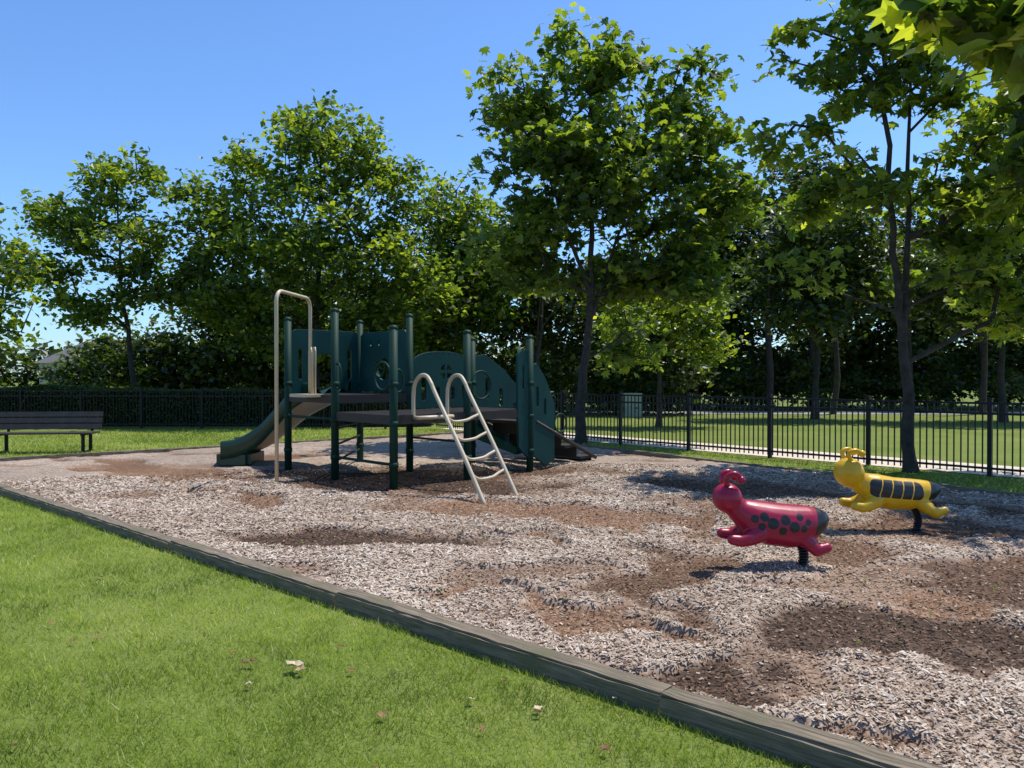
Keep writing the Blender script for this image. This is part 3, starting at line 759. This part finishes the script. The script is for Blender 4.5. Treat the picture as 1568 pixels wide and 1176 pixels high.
tree('offscreen_shade_tree', (-15.3, 20.5),
 [[(0,0,0),(0,0,3),(.2,0,7)]],
 [(1.6,0,4.6,1.2,1.2,1.0),(1.3,0,3.3,1.3,1.2,.6),(-.8,0,6.0,1.6,2,1.5),(-2,0,4.5,1.8,1.8,1.6)],
 150, 50, .21, 9, tr=.14, mat=m_leaf, cr=.45)
tree('maple_tree', (4.75, 24.5),
 [[(0,0,0),(.05,0,2),(.3,0,4.6)]],
 [(.7,0,3.9,1.3,1.3,1.1),(-.8,0,3.4,1.1,1.2,.8),(1.4,0,2.7,1,1,.6)],
 105, 55, .2, 12, tr=.1, mat=m_leafb, cr=.45)
tree('maple_tree', (11.6, 29),
 [[(0,0,0),(.05,0,3),(0,0,8)]],
 [(0,0,7.2,2,2,1.6),(-1.6,0,5.6,1.8,2,1.4),(1.8,0,5.8,2,2,1.4),(0,0,4.2,2.2,2.2,1.0)],
 230, 50, .27, 14, tr=.15, mat=m_leafd, cr=.55)
tree('maple_tree', (17.5, 27),
 [[(0,0,0),(-.05,0,3),(.1,0,8)]],
 [(0,0,6.8,2,2,1.6),(-2.0,0,5.2,1.8,2,1.3),(1.8,0,5.2,2,2,1.4),(0,0,3.9,2.2,2.2,.9)],
 230, 50, .26, 15, tr=.15, mat=m_leafd, cr=.55)
# near tree standing on the lawn to the right, one bough reaches over the view
tree('offscreen_shade_tree', (3.5, .5),
 [[(0,0,0),(-.05,0,1.6),(-.1,0,3.4),(0,0,5.5)], [(-.08,0,2.5),(-.4,1.0,3.1),(-.85,2.0,3.34),(-1.3,2.7,3.36)]],
 [(.1,-.2,4.9,1.2,1.2,.9),(.5,-.5,4.0,1.0,1.0,.6)],
 40, 24, .125, 21, tr=.12, mat=m_leafb, tmpl=T_M, cr=.19, side=.16, extra=([(-1.5,2.7,3.17,.36,.26,.06),(-1.34,2.7,3.03,.12,.2,.14)], 24))

def mass(name, blobs, nclump, nleaf, lsize, seed, mat, cr, trunks=()):
    rng = np.random.default_rng(seed)
    cl = sample_blobs(blobs, nclump, rng, .5); cl = cl[cl[:,2] > .2]
    K = np.repeat(np.arange(len(cl)), nleaf)
    off = rng.normal(0, 1, (len(K),3))*np.array((1,1,.6))*cr*.6
    pos = cl[K]+off; pos[:,2] = np.maximum(pos[:,2], .05)
    V, F = leaves(pos, lsize, T_D, rng, .7)
    cv = rng.normal(0, .2, len(cl)); rn = np.clip(rng.normal(.4, .18, len(K))+cv[K], 0, 1)
    o = np_mesh('foliage', V, F, mat, rnd=np.repeat(rn, 2))
    par = empty(name, (blobs[0][0], blobs[0][1], 0)); attach(o, par)
    P_, Q_, R0, R1 = [], [], [], []
    for (x, y, h, r) in trunks:
        p = np.array((x, y, 0.0))
        for i in range(5):
            q = p+np.array((rng.normal(0, .12), rng.normal(0, .12), h/5)); P_.append(p); Q_.append(q); R0.append(r*(1-i*.15)); R1.append(r*(1-(i+1)*.15)); p = q
        for j in range(5):
            a = rng.uniform(0, 6.28); z = h*rng.uniform(.35, .9); s = np.array((x, y, z))
            P_.append(s); Q_.append(s+np.array((math.cos(a)*1.4, math.sin(a)*1.4, 1.8))); R0.append(r*.35); R1.append(r*.12)
    if P_:
        V, F = tubes_mesh(P_, Q_, R0, R1, 7); t = np_mesh('trunks', V, F, m_bark, smooth=True); attach(t, par)
    return par
bl = []
rg = random.Random(3)
for (x, z, r_) in [(9,8.6,2.4),(12,9.0,2.6),(15.3,10.8,2.8),(13,6.2,3.4),(18.5,8.0,2.6),(21.5,8.8,2.7),(25,7.6,2.8),(28,8.5,2.8),(16.5,5.5,3.2),(20,5,3.2),(24,5,3.4),(28,5,3.4),(9.5,5,3),(6,5.5,2.6),(32,7,4)]:
    bl.append((x, 40+rg.uniform(-2,2), z, r_*1.05, r_, r_*1.0))
for x in np.arange(3, 36, 3): bl.append((x, 40+rg.uniform(-1,1), 2.0, 2.2, 1.6, 2.2))
mass('distant_trees', bl, 1600, 42, .36, 31, m_leafd, .85, trunks=[(9,37,8,.18),(12.2,36,9,.2),(15,38,9,.2),(19,36.5,8,.17),(23,37,8,.2),(7,36,7,.15),(14,33,8,.14),(20.5,33,8,.15)])
bl = []
for (x, z, r_) in [(-13,3.6,2.6),(-10,3.6,2.6),(-6.5,3.6,2.6),(-3,4,2.6),(.5,4.2,2.6),(3.5,4.5,2.6),(-1,6.5,2),(-9,5,2.6),(6,3.5,2.3)]:
    bl.append((x, 33+rg.uniform(-1,1), z, r_*1.05, r_, r_))
for x in np.arange(-15, 9, 2.4): bl.append((x, 32.5, 1.3, 1.8, 1.3, 1.5))
mass('distant_trees', bl, 1000, 42, .3, 32, m_leafd, .75, trunks=[(-9,31,5,.12),(-4,31.5,5,.14),(1,31,6,.15)])
bl = []
for (x, z, r_) in [(-20.3,1.2,1.2),(-19,1.8,1.4),(-17,2.2,1.6),(-15,2.0,1.6),(-23.5,.8,.8)]:
    bl.append((x, 34+rg.uniform(-1,1), z, r_*1.1, r_, r_))
mass('shrubs', bl, 220, 44, .24, 33, m_leafh, .45)
bl = []
for x in np.arange(4, 38, 1.7):
    r_ = rg.uniform(.8, 1.5); bl.append((x+rg.uniform(-.4,.4), 36.8+rg.uniform(-.6,.8), r_*.8, r_*1.1, r_, r_))
mass('shrubs', bl, 420, 40, .22, 36, m_leafd, .4)
bl = []
for x in np.arange(-110, 120, 6): bl.append((x, 92+rg.uniform(-4,4), 3.0+rg.uniform(-1.5,1.0), 5, 4, 4.0))
mass('distant_woodland', bl, 1500, 30, .9, 34, m_leafd, 1.7)

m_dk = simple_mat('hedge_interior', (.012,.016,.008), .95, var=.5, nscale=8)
def hedge(name, x0, x1, y0, y1, h, n, seed, mat, ls=.09):
    rng = np.random.default_rng(seed)
    u = rng.uniform(x0, x1, n); f = rng.random(n)
    y = np.where(f < .5, y0+rng.random(n)*.16, rng.uniform(y0, y1, n)); top = h*(.88+.22*fbm(u*1.1, u*0+seed, 3))
    z = np.where(f < .5, rng.random(n)*top, top-rng.random(n)*.14)
    V, F = leaves(np.stack([u,y,z],-1), ls, T_D, rng, 1.2)
    par = empty(name, ((x0+x1)/2, (y0+y1)/2, 0))
    o = np_mesh('leaves', V, F, mat, rnd=np.repeat(np.clip(rng.normal(.4,.22,n),0,1), 2)); attach(o, par)
    box('dark_core', ((x0+x1)/2, (y0+y1)/2+.06, h*.45), (x1-x0-.1, y1-y0-.2, h*.86), m_dk, bev=.02, parent=par)  # solid dark box filling the hedge behind its leaves
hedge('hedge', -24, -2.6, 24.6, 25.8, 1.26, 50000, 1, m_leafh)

# ------------------------------------------------------------------ house
m_wall = simple_mat('house_siding', (.45,.43,.40), .8, var=.08, nscale=2)
m_roof = simple_mat('roof_shingles', (.15,.145,.15), .9, var=.35, nscale=14)
m_glass = simple_mat('window_glass', (.03,.04,.05), .1, var=.1)
m_trim = simple_mat('white_trim', (.75,.75,.73), .6, var=.05)
def house(x, y, w, d, h, rh, rot):
    par = empty('suburban_house', (x, y, 0))
    MW = Matrix.Translation((x,y,0)) @ Matrix.Rotation(rot,4,'Z')
    def bx(n, c, s, m, bev=.01):
        o = box(n, c, s, m, bev=bev); attach(o, par); o.matrix_world = MW @ Matrix.Translation(c)
    bx('walls', (0,0,h/2), (w,d,h), m_wall)
    for i in range(4):
        bx('window_frame', (-w/2+w*(i+.5)/4, -d/2-.02, 1.5), (1.15,.08,1.45), m_trim)
        bx('window_glass', (-w/2+w*(i+.5)/4, -d/2-.05, 1.5), (.95,.06,1.25), m_glass)
    V = [(-w/2-.4,-d/2-.4,h),(w/2+.4,-d/2-.4,h),(w/2+.4,d/2+.4,h),(-w/2-.4,d/2+.4,h),(-w/2+d*.42,0,h+rh),(w/2-d*.42,0,h+rh)]
    me = bpy.data.meshes.new('roof'); me.from_pydata(V, [], [(0,1,5,4),(1,2,5),(2,3,4,5),(3,0,4),(3,2,1,0)]); me.materials.append(m_roof)
    o = link(bpy.data.objects.new('roof', me)); attach(o, par); o.matrix_world = MW
house(-22.0, 42, 12, 8, 3.1, 2.7, .12)
house(-44, 56, 9, 8, 3.4, 2.2, -.1)
uc = empty('utility_cabinet', (4.9, 31, 0))
m_cab = simple_mat('cabinet_paint', (.35,.40,.30), .6, var=.1)
box('cabinet', (4.9,31,.45), (.7,.6,.9), m_cab, parent=uc); box('lid', (4.9,31,.93), (.76,.66,.06), m_cab, parent=uc)
